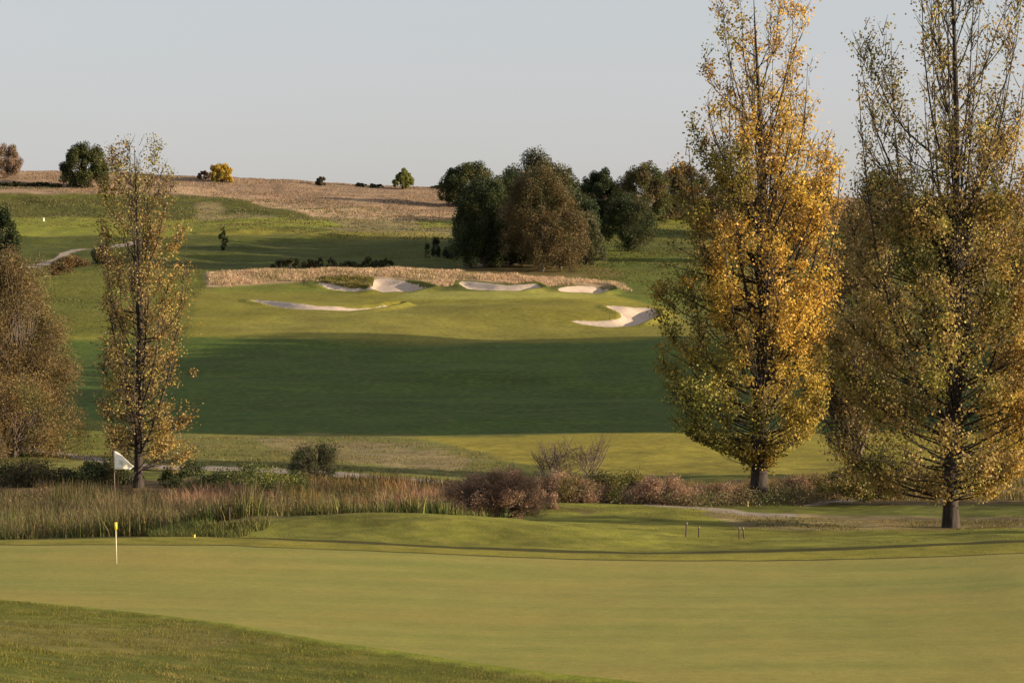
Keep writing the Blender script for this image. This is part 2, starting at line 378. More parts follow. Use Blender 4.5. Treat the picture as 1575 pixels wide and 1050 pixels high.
# foreground mound
paint([(-100,905),(0,915),(350,950),(1000,1040),(1300,1100),(1500,1600),(700,1600),(300,1000),(0,940)], G_FAIR*C(.88,1.12,.85), 1.0, 0)
paint([(L,905),(0,922),(100,931),(200,942),(350,961),(500,990),(640,1012),(800,1037),(1000,1060),(1150,1081),(1300,1120),(1500,1600),(1700,4000),(L,4000)], G_ROUGH*C(1.10,1.06,.70), 2.0, 3)
paint([(-100,950),(300,962),(420,985),(200,1010),(-100,985)], C(.13,.11,.03), 8, 14, .6)
paint([(L,1010),(300,1008),(640,1035),(500,1060),(L,1040)], G_ROUGH*C(.72,.80,.6), 8, 14, .7)
col = col*(1+.5*sstep(160, 190, Y)*(fbm(X/40., Y/5., 53, 3)-.5))[:, None]
nearm = sstep(50, 54, Y)*(1-sstep(120, 170, Y))
col = col*(1+.35*(fbm(X/5., Y/8., 51, 3)-.5)+nearm*1.3*(fbm(X/1.6, Y/1.9, 57, 4)-.5)+.5*sstep(28, 34, 60-Y)*(Y < 50)*(fbm(X/.8, Y/.7, 59, 4)-.5))[:, None]
green_s = sdf_poly(px, py, GREEN)
edge_shade_s = np.maximum(sdf_line(px, py, LINE1, 1.5), sdf_line(px, py, LINE2, .9))  # lip and collar lines of the green, drawn as thin strips of painted shade
path_s = np.full(len(X), -50.)
for pts, wd in PATHS:
    s = (py < 900)
    path_s[s] = np.maximum(path_s[s], sdf_line(px[s], py[s]*1.0, pts, wd)+1.6*fine[s])
sand_k = []; sand_s = np.full(len(X), -50.)
sel = (Y > 290) & (Y < 365) & (px > 300) & (px < 1100)
for l, p in BUNK:
    s = np.full(len(X), -50.); s[sel] = sdf_poly(px[sel], py[sel], p, 2.0); sand_k.append(s); sand_s = np.maximum(sand_s, s)

m, N, Lk = new_mat('turf'); M_TURF = m
o = N.new('ShaderNodeOutputMaterial'); tcx = N.new('ShaderNodeTexCoord')
def node_noise(scale, det=3, vec=None):
    n_ = N.new('ShaderNodeTexNoise'); n_.inputs['Scale'].default_value = scale; n_.inputs['Detail'].default_value = det
    Lk.new(vec or tcx.outputs['Object'], n_.inputs['Vector']); return n_.outputs['Fac']
def mrange(v, a, b, c, d_):
    n_ = N.new('ShaderNodeMapRange'); n_.inputs['From Min'].default_value = a; n_.inputs['From Max'].default_value = b
    n_.inputs['To Min'].default_value = c; n_.inputs['To Max'].default_value = d_; Lk.new(v, n_.inputs['Value']); return n_.outputs[0]
def mth(op, a, b):
    n_ = N.new('ShaderNodeMath'); n_.operation = op
    for k, q in enumerate((a, b)):
        if isinstance(q, (int, float)): n_.inputs[k].default_value = q
        else: Lk.new(q, n_.inputs[k])
    return n_.outputs[0]
def attr(n2, col_=False):
    a = N.new('ShaderNodeAttribute'); a.attribute_name = n2; return a.outputs['Color' if col_ else 'Fac']
def mixc(f, a, b):
    n_ = N.new('ShaderNodeMix'); n_.data_type = 'RGBA'
    if isinstance(f, float): n_.inputs['Factor'].default_value = f
    else: Lk.new(f, n_.inputs['Factor'])
    for k, q in (('A', a), ('B', b)):
        if isinstance(q, tuple): n_.inputs[k].default_value = (*q, 1)
        else: Lk.new(q, n_.inputs[k])
    return n_.outputs['Result']
def scalec(c, f):
    n_ = N.new('ShaderNodeVectorMath'); n_.operation = 'SCALE'; Lk.new(c, n_.inputs[0]); Lk.new(f, n_.inputs['Scale']); return n_.outputs[0]
n_big = node_noise(.22, 4); n_mid = node_noise(1.6, 4); n_fin = node_noise(22, 4); n_f2 = node_noise(90, 2)
gmask = mrange(attr('green_s'), -.4, .4, 0, 1)
v1 = mrange(n_fin, .3, .7, .72, 1.28); v2 = mrange(n_mid, .3, .7, .80, 1.2); v3 = mrange(n_big, .3, .7, .86, 1.14); v4 = mrange(n_f2, .3, .7, .8, 1.2)
turf = scalec(scalec(scalec(scalec(attr('Col', True), v1), v2), v3), v4)
dry = mixc(mrange(n_mid, .5, .75, 0, .35), turf, (.20, .14, .045))
# putting surface: fine, mottled, with faint mowing bands
mpg = N.new('ShaderNodeMapping'); mpg.inputs['Rotation'].default_value = (0, 0, R(4)); mpg.inputs['Scale'].default_value = (.12, 1.0, 1)
Lk.new(tcx.outputs['Object'], mpg.inputs[0]); band = node_noise(1.1, 3, mpg.outputs[0])
gcol = mixc(mrange(band, .35, .65, 0, 1), (.228, .208, .050), (.172, .178, .040))
gcol = mixc(mrange(n_big, .4, .65, 0, .55), gcol, (.250, .196, .050))
gcol = scalec(scalec(gcol, mrange(n_fin, .3, .7, .9, 1.1)), mrange(node_noise(6, 3), .3, .7, .93, 1.07))
c1 = mixc(gmask, dry, gcol)
c1 = mixc(mrange(attr('edge_shade_s'), -.3, .5, 0, .85), c1, (.030, .027, .007))  # dark colour stands in for shade along the lip and collar lines
pth = scalec(mixc(mrange(n_fin, .4, .6, 0, 1), (.22, .18, .145), (.30, .25, .20)), mrange(n_mid, .3, .7, .85, 1.1))
c1 = mixc(mrange(mth('ADD', attr('path_s'), mrange(n_mid, 0, 1, -.8, .8)), -.3, .5, 0, 1), c1, pth)
snd = scalec(mixc(mrange(n_fin, .35, .65, 0, 1), (.38, .30, .235), (.46, .37, .29)), mrange(n_mid, .3, .7, .9, 1.08))
c1 = mixc(mrange(mth('ADD', attr('sand_s'), mrange(n_mid, 0, 1, -.8, .8)), -.4, .4, 0, 1), c1, snd)
pb = N.new('ShaderNodeBsdfPrincipled'); pb.inputs['Roughness'].default_value = .95; pb.inputs['Specular IOR Level'].default_value = .1
Lk.new(c1, pb.inputs['Base Color'])
hgt = mth('ADD', mth('MULTIPLY', n_fin, .02), mth('MULTIPLY', n_mid, .10)); hgt = mth('ADD', hgt, mth('MULTIPLY', n_f2, .008))
bp = N.new('ShaderNodeBump'); bp.inputs['Distance'].default_value = 1.0; Lk.new(hgt, bp.inputs['Height'])
Lk.new(mrange(gmask, 0, 1, .55, .10), bp.inputs['Strength']); Lk.new(bp.outputs[0], pb.inputs['Normal']); Lk.new(pb.outputs[0], o.inputs['Surface'])

fc = lambda a: a[faces].mean(1)
zone = np.zeros(len(faces), int)
gf, pf = fc(green_s), fc(path_s)
zone[gf > 0] = 1; zone[(pf > 0) & (zone == 0)] = 2
for k, s in enumerate(sand_k): zone[fc(s) > 0] = 10+k
AT = dict(green_s=green_s, edge_shade_s=edge_shade_s, path_s=path_s, sand_s=sand_s); V3 = np.stack([X, Y, Z], 1)
def zone_obj(z, name, label, cat):
    f = faces[zone == z]; ids, inv = np.unique(f, return_inverse=True); inv = inv.reshape(f.shape)
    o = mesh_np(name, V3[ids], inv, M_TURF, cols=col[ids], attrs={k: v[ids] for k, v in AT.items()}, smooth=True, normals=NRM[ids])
    return tag(o, label, cat, kind='structure')
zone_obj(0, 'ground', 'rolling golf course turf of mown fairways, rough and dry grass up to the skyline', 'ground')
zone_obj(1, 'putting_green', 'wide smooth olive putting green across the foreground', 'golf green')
zone_obj(2, 'path', 'pale gravel path winding along the ditch and up the far slope', 'path')
for k, (l, p) in enumerate(BUNK): zone_obj(10+k, 'sand_bunker', l, 'sand bunker')

# ---------------------------------------------------------------- trees
def mottle(p, s, seed):      # cheap 3D clumpy noise
    return (fbm(p[:, 0]/s+p[:, 2]/s*.7, p[:, 1]/s+p[:, 2]/s, seed, 2)+fbm(p[:, 2]/s, p[:, 0]/s, seed+5, 2))*.5
def pick(cols, p, s, seed, jit=.25):
    cols = np.array(cols); n = len(p)
    q = np.clip((mottle(p, s, seed)-.5)*2.6+.5+rng.normal(0, .16, n), 0, .999)*(len(cols)-1)
    i_ = q.astype(int); f_ = (q-i_)[:, None]
    c = cols[i_]*(1-f_)+cols[np.minimum(i_+1, len(cols)-1)]*f_
    return c*(1+rng.normal(0, jit, n))[:, None].clip(.4, 1.8)
def bez(a, b, c, t):
    t = t[:, None]; return a*(1-t)**2+2*b*t*(1-t)+c*t*t

def poplar(name, label, cat, px0, d, prof, n_leaf, colf, leaf=.10, limbs=46, bark=M_BARK, r0=.33, dens=None, group=None, sway=.3, tmax=1.0, skirt=1.15, fill=.13, ftop=.5):
    """fastigiate tree; prof = [(py, x_left, x_right)] outline of the crown in photo pixels at depth d"""
    bx, by = V(px0, 700, d)[:2]; g = gz(bx, by)-.05; root = empty(name, (bx, by, g))
    tag(root, label, cat, group); s = d/F
    hs = np.array([zof(p[0], d)-g for p in prof])[::-1]; xl = np.array([(px0-p[1])*s for p in prof])[::-1]; xr = np.array([(p[2]-px0)*s for p in prof])[::-1]
    H = hs[-1]; h_lo = hs[0]
    def ext(h, ph):
        l = np.interp(h, hs, xl); r = np.interp(h, hs, xr); c = np.cos(ph); m_ = .5*(l+r)
        side = np.where(c > 0, r, l); return np.maximum(side*c*c+m_*(1-c*c), .25)
    wood = Acc(); leafP = []; leafW = []; hf = tmax
    tt = np.linspace(0, 1, 26)
    tr = np.stack([sway*np.sin(tt*5+px0)*tt, .2*np.sin(tt*4)*tt, tt*H*.93], 1)
    rad = r0*(1-tt)**.95*.92+.012; rad[0] *= 1.35; rad[1] *= 1.08
    v, f = tube(tr, rad, 10); wood.add(v, f, np.ones(3))
    def trunk_at(h): k = min(1, h/(H*.93)); return np.array([np.interp(k, tt, tr[:, 0]), np.interp(k, tt, tr[:, 1]), h]), float(np.interp(k, tt, rad))
    nsk = int(limbs*skirt)
    for k in range(limbs+nsk):
        ph = k*2.39996+rng.normal(0, .3)
        if k < limbs:
            fr = (k+rng.uniform(0, 1))/limbs
            h0 = max(h_lo+.05*H, 1.2)+(H*.78-h_lo)*fr**1.05; a, rt = trunk_at(h0); thick = 1
            rise = (H-h0)*rng.uniform(.38, .92)*(.6+.4*min(1, fr+.3))
            h1 = min(h0+rise, H*.995); e = float(ext(h1, ph))*rng.choice([.3, .6, .85, 1.0, 1.08])*rng.uniform(.9, 1.05)
        else:            # shorter ascending side branches that fill the lower and middle crown
            fr = ((k-limbs)+rng.uniform(0, 1))/nsk; thick = .62
            h0 = max(h_lo*(.9 if skirt < 1.5 else .7), .9)+(hf*H-h_lo)*fr**(1.35 if skirt < 1.5 else 1.6); a, rt = trunk_at(h0)
            h1 = h0+H*rng.uniform(.04, .19)*min(1, .08+fr*2.2); e = float(ext(h1, ph))*rng.uniform(.6, 1.08)
        c = np.array([math.cos(ph)*e, math.sin(ph)*e, h1]); c[:2] += a[:2]*.6
        lowk = k >= limbs; limbw = rng.choice([.55, .8, 1.15, 1.5])
        b = np.array([math.cos(ph)*e*.92, math.sin(ph)*e*.92, h0+(h1-h0)*rng.uniform(.2, .45)])
        if lowk: b = np.array([math.cos(ph)*e*.8+a[0]*.3, math.sin(ph)*e*.8, h0+(h1-h0)*.3])
        t = np.linspace(0, 1, 9); P = bez(a, b, c, t)
        P += np.cumsum(rng.normal(0, .03, P.shape), 0)
        r1 = min(rt*.36, .014+.0085*np.linalg.norm(c-a))*thick
        v, f = tube(P, r1*(1-t*.88), 5); wood.add(v, f, np.ones(3))
        Ln = np.linalg.norm(np.diff(P, axis=0), axis=1).sum(); ns = int(5+Ln*2.6) if not lowk else int(5+Ln*4)
        for q in range(ns):
            t0 = rng.uniform(.12, 1)**(.45 if lowk else .8); p0 = bez(a, b, c, np.array([t0]))[0]; tg = norm(bez(a, b, c, np.array([min(t0+.05, 1.04)]))[0]-p0)
            phi = rng.uniform(0, 6.283); dr = norm(tg*.55+np.array([math.cos(phi)*.8, math.sin(phi)*.8, .55+rng.normal(0, .25)]))
            ln = rng.uniform(.4, 1.1)*(1.15-.5*t0)*(1.25 if lowk else .8)
            p1 = p0+dr*ln
            # keep twigs inside the outline
            e2 = float(ext(p1[2], math.atan2(p1[1], p1[0]))); rr = math.hypot(p1[0], p1[1])
            if rr > e2*1.05: p1[:2] *= e2*1.05/rr
            tw = np.linspace(0, 1, 4)[:, None]; pt = p0+(p1-p0)*tw+np.array([0, 0, .15*ln])*tw**2
            v, f = tube(pt, np.array([.014, .010, .007, .003])*(1+Ln*.06), 3); wood.add(v, f, np.ones(3))
            leafP.append((p0, p1, ln)); leafW.append(ln*(dens(p1[2]/H) if dens else 1)*rng.choice([.05, .4, 1., 2.4])*limbw)
    W = np.array(leafW); W /= W.sum(); A = np.array([q[0] for q in leafP]); B = np.array([q[1] for q in leafP])
    idx = rng.choice(len(W), n_leaf, p=W); t = rng.beta(1.5, 1.0, n_leaf)[:, None]
    pts = A[idx]*(1-t)+B[idx]*t+rng.normal(0, .17, (n_leaf, 3)); pts[:, 2] -= .04
    # leafy boughs that round out the lower crown
    nb = 95; hb = h_lo*1.12+(ftop*H-h_lo*1.12)*rng.uniform(0, 1, nb)**1.1; pb_ = rng.uniform(0, 6.283, nb); eb = ext(hb, pb_)*rng.uniform(.25, 1, nb)**.6*.92
    cb = np.stack([np.cos(pb_)*eb, np.sin(pb_)*eb, hb], 1)
    for q in range(nb):
        a, rt = trunk_at(max(.9, hb[q]-rng.uniform(.2, .6)*eb[q])); v, f = tube(bez(a, (a+cb[q])/2+np.array([0, 0, -.05*eb[q]]), cb[q], np.linspace(0, 1, 6)), np.linspace(.028, .006, 6)*(1+.2*eb[q]), 4); wood.add(v, f, np.ones(3))
    nf = int(n_leaf*fill); kb = rng.choice(nb, nf, p=(lambda w: w/w.sum())(rng.uniform(.2, 1, nb))); rb_ = rng.uniform(.28, .62, nb)*(H/20)**.5
    pts = np.concatenate([pts, cb[kb]+norm(rng.normal(size=(nf, 3)))*(rng.uniform(0, 1, nf)**.45*rb_[kb])[:, None]*np.array([1.1, 1.1, .8])])
    hz = pts[:, 2]; rr = np.hypot(pts[:, 0], pts[:, 1]); e2 = ext(hz, np.arctan2(pts[:, 1], pts[:, 0])); 
    keep = (rr > .35*np.minimum(e2, 2.)*rng.uniform(.2, 1, len(rr))) & ((pts[:, 1] > 0) | (np.abs(pts[:, 0]) > np.clip(.2*e2, .05, .45)) | (rng.uniform(0, 1, len(rr)) < .35)) & (rr < e2*1.12+.15) & (hz > .8); pts = pts[keep]
    lv = Acc(); lv.add(*leaves(pts, leaf, colf(pts, H), .85))
    wood.build('trunk', bark, root, smooth=True); lv.build('crown', M_LEAF, root)
    return root

Y_OR = (.54, .31, .05); Y_YE = (.58, .40, .07); OLIVE = (.20, .17, .035); DKG = (.07, .09, .02); TAN = (.42, .29, .11); BRN = (.22, .13, .045); YG = (.33, .31, .06)
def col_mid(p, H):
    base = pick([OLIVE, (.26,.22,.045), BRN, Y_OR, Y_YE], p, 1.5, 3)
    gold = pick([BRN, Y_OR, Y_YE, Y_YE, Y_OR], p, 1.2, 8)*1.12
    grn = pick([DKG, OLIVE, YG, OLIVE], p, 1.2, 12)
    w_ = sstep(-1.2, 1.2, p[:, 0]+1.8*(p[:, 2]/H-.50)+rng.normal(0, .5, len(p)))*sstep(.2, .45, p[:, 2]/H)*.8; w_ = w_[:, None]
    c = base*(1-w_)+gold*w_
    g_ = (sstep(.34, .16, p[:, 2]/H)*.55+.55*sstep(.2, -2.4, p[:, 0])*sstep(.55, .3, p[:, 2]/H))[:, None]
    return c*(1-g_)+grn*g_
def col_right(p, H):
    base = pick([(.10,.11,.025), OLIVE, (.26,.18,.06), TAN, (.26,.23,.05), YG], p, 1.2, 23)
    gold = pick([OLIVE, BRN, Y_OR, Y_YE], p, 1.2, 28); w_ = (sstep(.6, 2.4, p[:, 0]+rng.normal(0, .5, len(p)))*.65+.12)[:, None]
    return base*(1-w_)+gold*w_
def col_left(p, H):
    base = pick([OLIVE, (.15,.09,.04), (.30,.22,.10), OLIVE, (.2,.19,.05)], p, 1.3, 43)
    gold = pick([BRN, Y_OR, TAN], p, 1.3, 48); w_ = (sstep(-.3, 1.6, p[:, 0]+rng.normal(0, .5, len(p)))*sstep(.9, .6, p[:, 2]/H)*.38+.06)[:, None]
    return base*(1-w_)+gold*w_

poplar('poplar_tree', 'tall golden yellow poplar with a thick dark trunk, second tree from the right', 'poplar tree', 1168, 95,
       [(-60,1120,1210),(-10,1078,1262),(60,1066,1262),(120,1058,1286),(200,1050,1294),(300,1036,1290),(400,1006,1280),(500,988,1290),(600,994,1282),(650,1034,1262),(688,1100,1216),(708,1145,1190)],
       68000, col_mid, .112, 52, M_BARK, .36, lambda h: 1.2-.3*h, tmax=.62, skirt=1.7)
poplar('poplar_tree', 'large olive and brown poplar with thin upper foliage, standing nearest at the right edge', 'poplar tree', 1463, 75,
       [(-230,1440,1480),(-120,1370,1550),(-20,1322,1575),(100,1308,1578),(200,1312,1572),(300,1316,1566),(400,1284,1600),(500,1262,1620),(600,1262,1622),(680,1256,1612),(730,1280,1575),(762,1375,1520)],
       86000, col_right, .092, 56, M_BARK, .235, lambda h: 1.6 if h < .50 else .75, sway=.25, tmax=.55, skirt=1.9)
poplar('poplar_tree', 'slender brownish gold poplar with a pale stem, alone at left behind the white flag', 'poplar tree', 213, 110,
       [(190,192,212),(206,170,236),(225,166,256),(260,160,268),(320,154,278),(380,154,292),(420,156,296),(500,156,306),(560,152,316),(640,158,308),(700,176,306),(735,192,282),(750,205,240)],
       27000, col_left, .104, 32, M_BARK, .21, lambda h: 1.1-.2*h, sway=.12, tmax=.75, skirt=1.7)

def broad(name, label, cat, px0, d, py_top, hw, n_leaf, cols, leaf, clumps=70, base_py=None, lobes=None, bare=.12, wood=M_TWIG, group=None, cone=0., asp=.8, flat=.9, twigs=0, jit=.22, cs=.26, low=.0, elong=1.):
    """rounded tree or shrub: leaves gathered in clumps over the crown's volume"""
    bx, by = V(px0, 440, d)[:2]; g = gz(bx, by)-.05
    if base_py is not None: g = float(zof(base_py, d))
    H = float(zof(py_top, d))-g; Wd = hw*d/F; n_leaf = int(n_leaf*1.3); root = empty(name, (bx, by, g)); tag(root, label, cat, group)
    h0 = H*bare; seed = int(px0+d) % 97
    u = norm(rng.normal(size=(clumps, 3))); r_ = rng.uniform(.15, 1, clumps)[:, None]**.36
    c = u*r_; t = (c[:, 2]+1)/2
    shape = (1-cone*t)*(1+(.75 if bare < .06 else .2)*(1-t)**2)
    cc = np.stack([c[:, 0]*Wd*.97*shape, c[:, 1]*Wd*.97*flat*shape, h0+low*H+t*(H*.93-h0-low*H)], 1)
    cc[:, 0] += .05*Wd*np.sin(cc[:, 2]/H*5+seed)
    rad = cs*1.12*Wd*rng.uniform(.6, 1.25, clumps)
    n_ = rng.choice(clumps, n_leaf, p=(rad**2)/(rad**2).sum())
    off = norm(rng.normal(size=(n_leaf, 3)))*(rng.uniform(0, 1, n_leaf)**.5)[:, None]*np.array([1, 1, .85*min(1.6, H/(2*Wd)+.4)])*elong**np.array([0,0,1])
    pts = cc[n_]+off*rad[n_][:, None]; pts = pts[(pts[:, 2] > .05)]
    tint = rng.normal(1, .14, clumps)[n_][:len(pts)] if False else 1
    col_ = pick(cols, pts, max(Wd*.55, .5), seed, jit)
    A = Acc(); A.add(*leaves(pts, leaf, col_, asp))
    Wc = Acc(); tt = np.linspace(0, 1, 7)
    lean = rng.normal(0, .04*Wd)
    tr = np.stack([lean*tt, 0*tt, tt*H*.75], 1); rb = max(.02, H*.02)
    v, f = tube(tr, rb*(1-.8*tt), 7); Wc.add(v, f, np.ones(3))
    for k in rng.choice(clumps, min(clumps, 26), replace=False):
        hh = rng.uniform(.12, .5)*cc[k, 2]; a = np.array([lean*hh/(H*.75), 0, hh]); b = (a+cc[k])/2+np.array([0, 0, -.05*H])
        v, f = tube(bez(a, b, cc[k], np.linspace(0, 1, 6)), rb*.4*np.linspace(1, .15, 6), 4); Wc.add(v, f, np.ones(3))
    for k in range(twigs):
        j = rng.integers(clumps); a = cc[j]*np.array([.5, .5, .6]); e = cc[j]+norm(rng.normal(size=3)+np.array([0, 0, .8]))*rad[j]*rng.uniform(.6, 1.5)
        v, f = tube(np.array([a, (a+e)/2+rng.normal(0, .05*Wd, 3), e]), np.array([.02, .012, .004])*max(1, d/100), 3); Wc.add(v, f, np.ones(3))
    Wc.build('trunk', wood, root, smooth=True); A.build('crown', M_LEAF, root)
    return root

G1 = (.022, .034, .012); G2 = (.045, .060, .018); G3 = (.075, .085, .025); B1 = (.10, .07, .03); B2 = (.16, .105, .045); B3 = (.23, .15, .07)
# --- left edge willows and conifer
broad('willow_tree', 'big twiggy brown-olive willow filling the left edge above the path', 'tree', 26, 135, 352, 88, 60000, [(.11,.085,.03), (.16,.11,.045), (.21,.145,.06), (.13,.115,.04), (.18,.125,.05)], .15, 120, base_py=716, bare=.03, twigs=500, asp=.32, cs=.24, cone=.42)
broad('willow_tree', 'darker brown willow cut by the left edge, in front of the tall conifer', 'tree', -85, 142, 340, 95, 30000, [(.09,.07,.022), (.15,.10,.035), (.12,.10,.03)], .16, 100, base_py=700, bare=.03, twigs=200, asp=.32, cs=.24, cone=.2)
broad('conifer_tree', 'dark green conifer peeking above the willow at the left edge', 'tree', 6, 300, 300, 34, 9000, [G1, G2, G3], .28, 60, cone=.5)
# --- skyline
far = [
 ('deciduous_tree', 'thin pinkish brown tree on the skyline at the far left edge', 10, 590, 222, 26, 5000, [(.20,.13,.09), (.26,.18,.12), (.16,.12,.07)], .30, 40, .1, 0),
 ('oak_tree', 'round dark green oak on the skyline left of the slender poplar', 132, 575, 219, 31, 14000, [G1, G2, G3, (.09,.085,.03)], .32, 80, .02, 0),
 ('shrub', 'small reddish bush on the skyline beside the round yellow tree', 314, 600, 262, 9, 1200, [(.15,.08,.05), (.2,.12,.08)], .3, 14, .0, 0),
 ('deciduous_tree', 'small round yellow tree on the skyline', 342, 596, 250, 17, 6000, [OLIVE, (.42,.30,.05), (.50,.34,.05)], .28, 40, .0, 0),
 ('shrub', 'small dark grey-brown pointed bush alone on the skyline', 494, 600, 270, 9, 1600, [(.07,.06,.04), (.11,.09,.05)], .3, 16, .0, .4),
 ('shrub', 'low dark green shrub on the skyline, left one of two side by side', 555, 604, 281, 8, 900, [G2, G3], .3, 10, .0, 0),
 ('shrub', 'low flat green shrub on the skyline, right one of two side by side', 577, 604, 283, 11, 900, [G2, G3], .3, 12, .0, 0),
 ('deciduous_tree', 'pale yellow-green tapering tree on the skyline right of the low shrubs', 621, 602, 260, 16, 5200, [(.10,.12,.03), (.22,.22,.05), (.17,.19,.045)], .28, 36, .03, .5),
 ('shrub', 'tiny low green shrub on the skyline next to the large wood', 674, 606, 285, 9, 700, [G2, G3], .3, 10, .0, 0),
 ('oak_tree', 'dark spreading oak on the skyline behind the big tree clump', 722, 560, 250, 40, 12000, [G1, G2, (.10,.09,.03)], .34, 60, .05, 0),
 ('oak_tree', 'dark little oak at the left foot of the spreading oak on the skyline', 698, 565, 264, 18, 5000, [G1, G2], .3, 30, .0, 0),
 ('oak_tree', 'tall dome-topped dark tree rising behind the brown birch clump', 825, 420, 229, 60, 42000, [G1, G2, G2, B1, (.10,.09,.03)], .28, 110, .05, 0),
 ('oak_tree', 'small dark tree peeking out right of the dome-topped tree', 868, 430, 246, 18, 4000, [G1, G2], .28, 30, .1, 0),
 ('evergreen_tree', 'dark evergreen forming the left flank of the big tree clump', 745, 385, 262, 46, 34000, [G1, G2, G2, (.06,.062,.022)], .25, 120, .0, .12),
 ('birch_tree', 'brown autumn birch with pale stems in the middle of the clump', 834, 375, 244, 58, 46000, [(.06,.06,.022), (.10,.08,.03), (.14,.10,.042), (.12,.085,.035), (.08,.07,.026)], .22, 130, .02, .18),
 ('evergreen_tree', 'dark tree in the middle of the clump between the evergreen and the brown birch', 786, 390, 252, 44, 26000, [G1, G2, G2, (.08,.07,.03)], .25, 100, .0, .1),
 ('deciduous_tree', 'dull brown tree on the right flank of the clump', 862, 384, 285, 34, 16000, [(.08,.07,.03), B2, B1], .25, 70, .0, .15),
 ('deciduous_tree', 'grey-green low tree at the right foot of the clump', 902, 392, 318, 26, 11000, [(.07,.08,.035), (.10,.10,.045), (.12,.10,.05)], .22, 60, .0, .1),
 ('oak_tree', 'dark round tree behind, between the clump and the egg-shaped bush', 918, 520, 254, 30, 13000, [G1, G2, G1, G2], .30, 60, .0, 0),
 ('willow_bush', 'egg-shaped grey-green bush standing alone right of the clump', 967, 425, 293, 40, 24000, [G1, G2, (.06,.06,.024), (.08,.07,.03)], .20, 120, .04, .1),
 ('oak_tree', 'olive-topped tree behind the egg-shaped bush', 992, 510, 242, 36, 14000, [G2, G3, (.11,.10,.03), B1], .30, 70, .0, 0),
 ('deciduous_tree', 'reddish brown tree left of the golden poplar on the far hill', 1050, 520, 250, 38, 14000, [B1, B2, B1, G3], .30, 70, .0, 0),
 ('deciduous_tree', 'brown tree glimpsed through the golden poplar', 1130, 480, 262, 40, 12000, [B1, B2, G3], .32, 60, .0, 0),
 ('deciduous_tree', 'dark brown tree in the gap between the two big poplars on the far hill', 1235, 470, 262, 46, 13000, [B1, B2, G2], .32, 60, .0, 0),
 ('oak_tree', 'dark green tree seen through the left side of the nearest poplar', 1352, 400, 250, 44, 18000, [G1, G2, B1], .28, 80, .0, .1),
 ('deciduous_tree', 'brown tree seen through the middle of the nearest poplar', 1430, 430, 292, 44, 12000, [B1, B2, G2], .32, 60, .0, 0),
 ('oak_tree', 'dark tree on the far hill at the right edge', 1530, 420, 285, 50, 13000, [G2, B1, B2], .32, 60, .0, 0),
]
py_ok = lambda v: True
for nm, lb, x0, d, pt, hw, nl, cs_, lf, cl, br, cone in far:
    if py_ok(pt): nl, cl, cs2 = int(nl*(1.25 if d < 500 else 1.9)), int(cl*1.7), .205
    broad(nm, lb, nm.replace('_', ' ').replace('deciduous tree', 'tree').replace('willow bush', 'bush'), x0, d, pt, hw, nl, cs_, lf, cl, bare=br, cone=cone, wood=M_PALE if 'birch' in nm else M_TWIG, cs=cs2)
for x0, d, pt, lb in [(800,440,268,'dark oak hidden deep in the wood behind the brown birch'), (862,452,276,'dark oak in the wood behind the right flank of the clump'), (760,448,282,'dark oak in the wood behind the evergreen'), (835,399,262,'dark oak close behind the brown birch'), (792,404,268,'dark oak between the evergreen and the birch, mostly hidden'), (872,412,292,'dark oak mostly hidden behind the right end of the clump'), (842,433,258,'dark oak hidden behind the dome-topped tree')]:
    broad('oak_tree', lb, 'oak tree', x0, d, pt, 46, 12000, [G1, G2], .42, 60, bare=.0)
for x0, pt in [(4,281),(24,279),(43,282),(62,280),(82,283)]:
    broad('shrub', 'dark shrub in the low hedge below the skyline at the far left', 'bush', x0, 574, pt, 12, 1500, [G1, G2, B1], .3, 20, bare=.0, group='hedge below the skyline at the far left')
broad('shrub', 'low brown twiggy growth around the foot of the willow at the left edge', 'bush', 20, 131, 570, 96, 26000, [(.11,.085,.025), (.17,.11,.04), (.23,.15,.055), (.12,.12,.035)], .13, 110, base_py=716, bare=.0, twigs=200, asp=.32)
# --- middle-distance trees behind the right poplar
broad('deciduous_tree', 'brown leafy tree standing between and behind the two big poplars', 'tree', 1318, 125, 262, 78, 34000, [(.10,.09,.03), B2, (.20,.14,.05), B1], .13, 110, bare=.08, cone=.3, twigs=200, base_py=735)
broad('maple_tree', 'orange and yellow tree cut off by the right edge', 'tree', 1590, 108, 285, 74, 34000, [OLIVE, BRN, Y_OR, TAN, OLIVE], .12, 110, bare=.12, cone=.25)
# --- small saplings and shrubs on the far slope
for lb, x0, d, pt, bp_, hw, n_, cs_ in [
  ('slim dark sapling on the shaded slope left of centre', 343, 425, 347, 386, 7, 900, [G1, G2]),
  ('dark sapling in the shade just left of the big clump', 671, 415, 363, 390, 7, 900, [G1, G2]),
  ('tiny dark sapling left of the taller one by the clump', 657, 413, 373, 391, 5, 400, [G1, G2]),
  ('low dark shrub right of the sapling by the clump', 688, 410, 379, 393, 9, 600, [G1, G2]),
  ('brown bush beside the far path at left', 112, 385, 396, 412, 24, 2600, [BRN, B1, B2]),
  ('dark bush behind the slender poplar beside the far path', 160, 390, 378, 408, 18, 3000, [G1, B1, G2]),
  ('tan bush below the far path at left', 92, 360, 404, 428, 17, 1500, [B1, B2, G3])]:
    cs_ = cs_*1; n_ = int(n_*1.6)
    broad('sapling' if 'sapling' in lb else 'shrub', lb, 'sapling' if 'sapling' in lb else 'bush', x0, d, pt, hw, n_, cs_, .2, 22, bare=.02, cone=.4, cs=.42)
for x0 in range(432, 610, 15):
    x1 = x0+rng.uniform(-4, 4)
    broad('shrub', 'low dark shrub in the row behind the tan grass bank', 'bush', x1, 376+rng.uniform(0, 5), 397+rng.uniform(-2, 5), rng.uniform(8, 13), 900, [G1, G2, B1], .22, 14, bare=.0, group='shrubs in a row behind the tan grass bank')

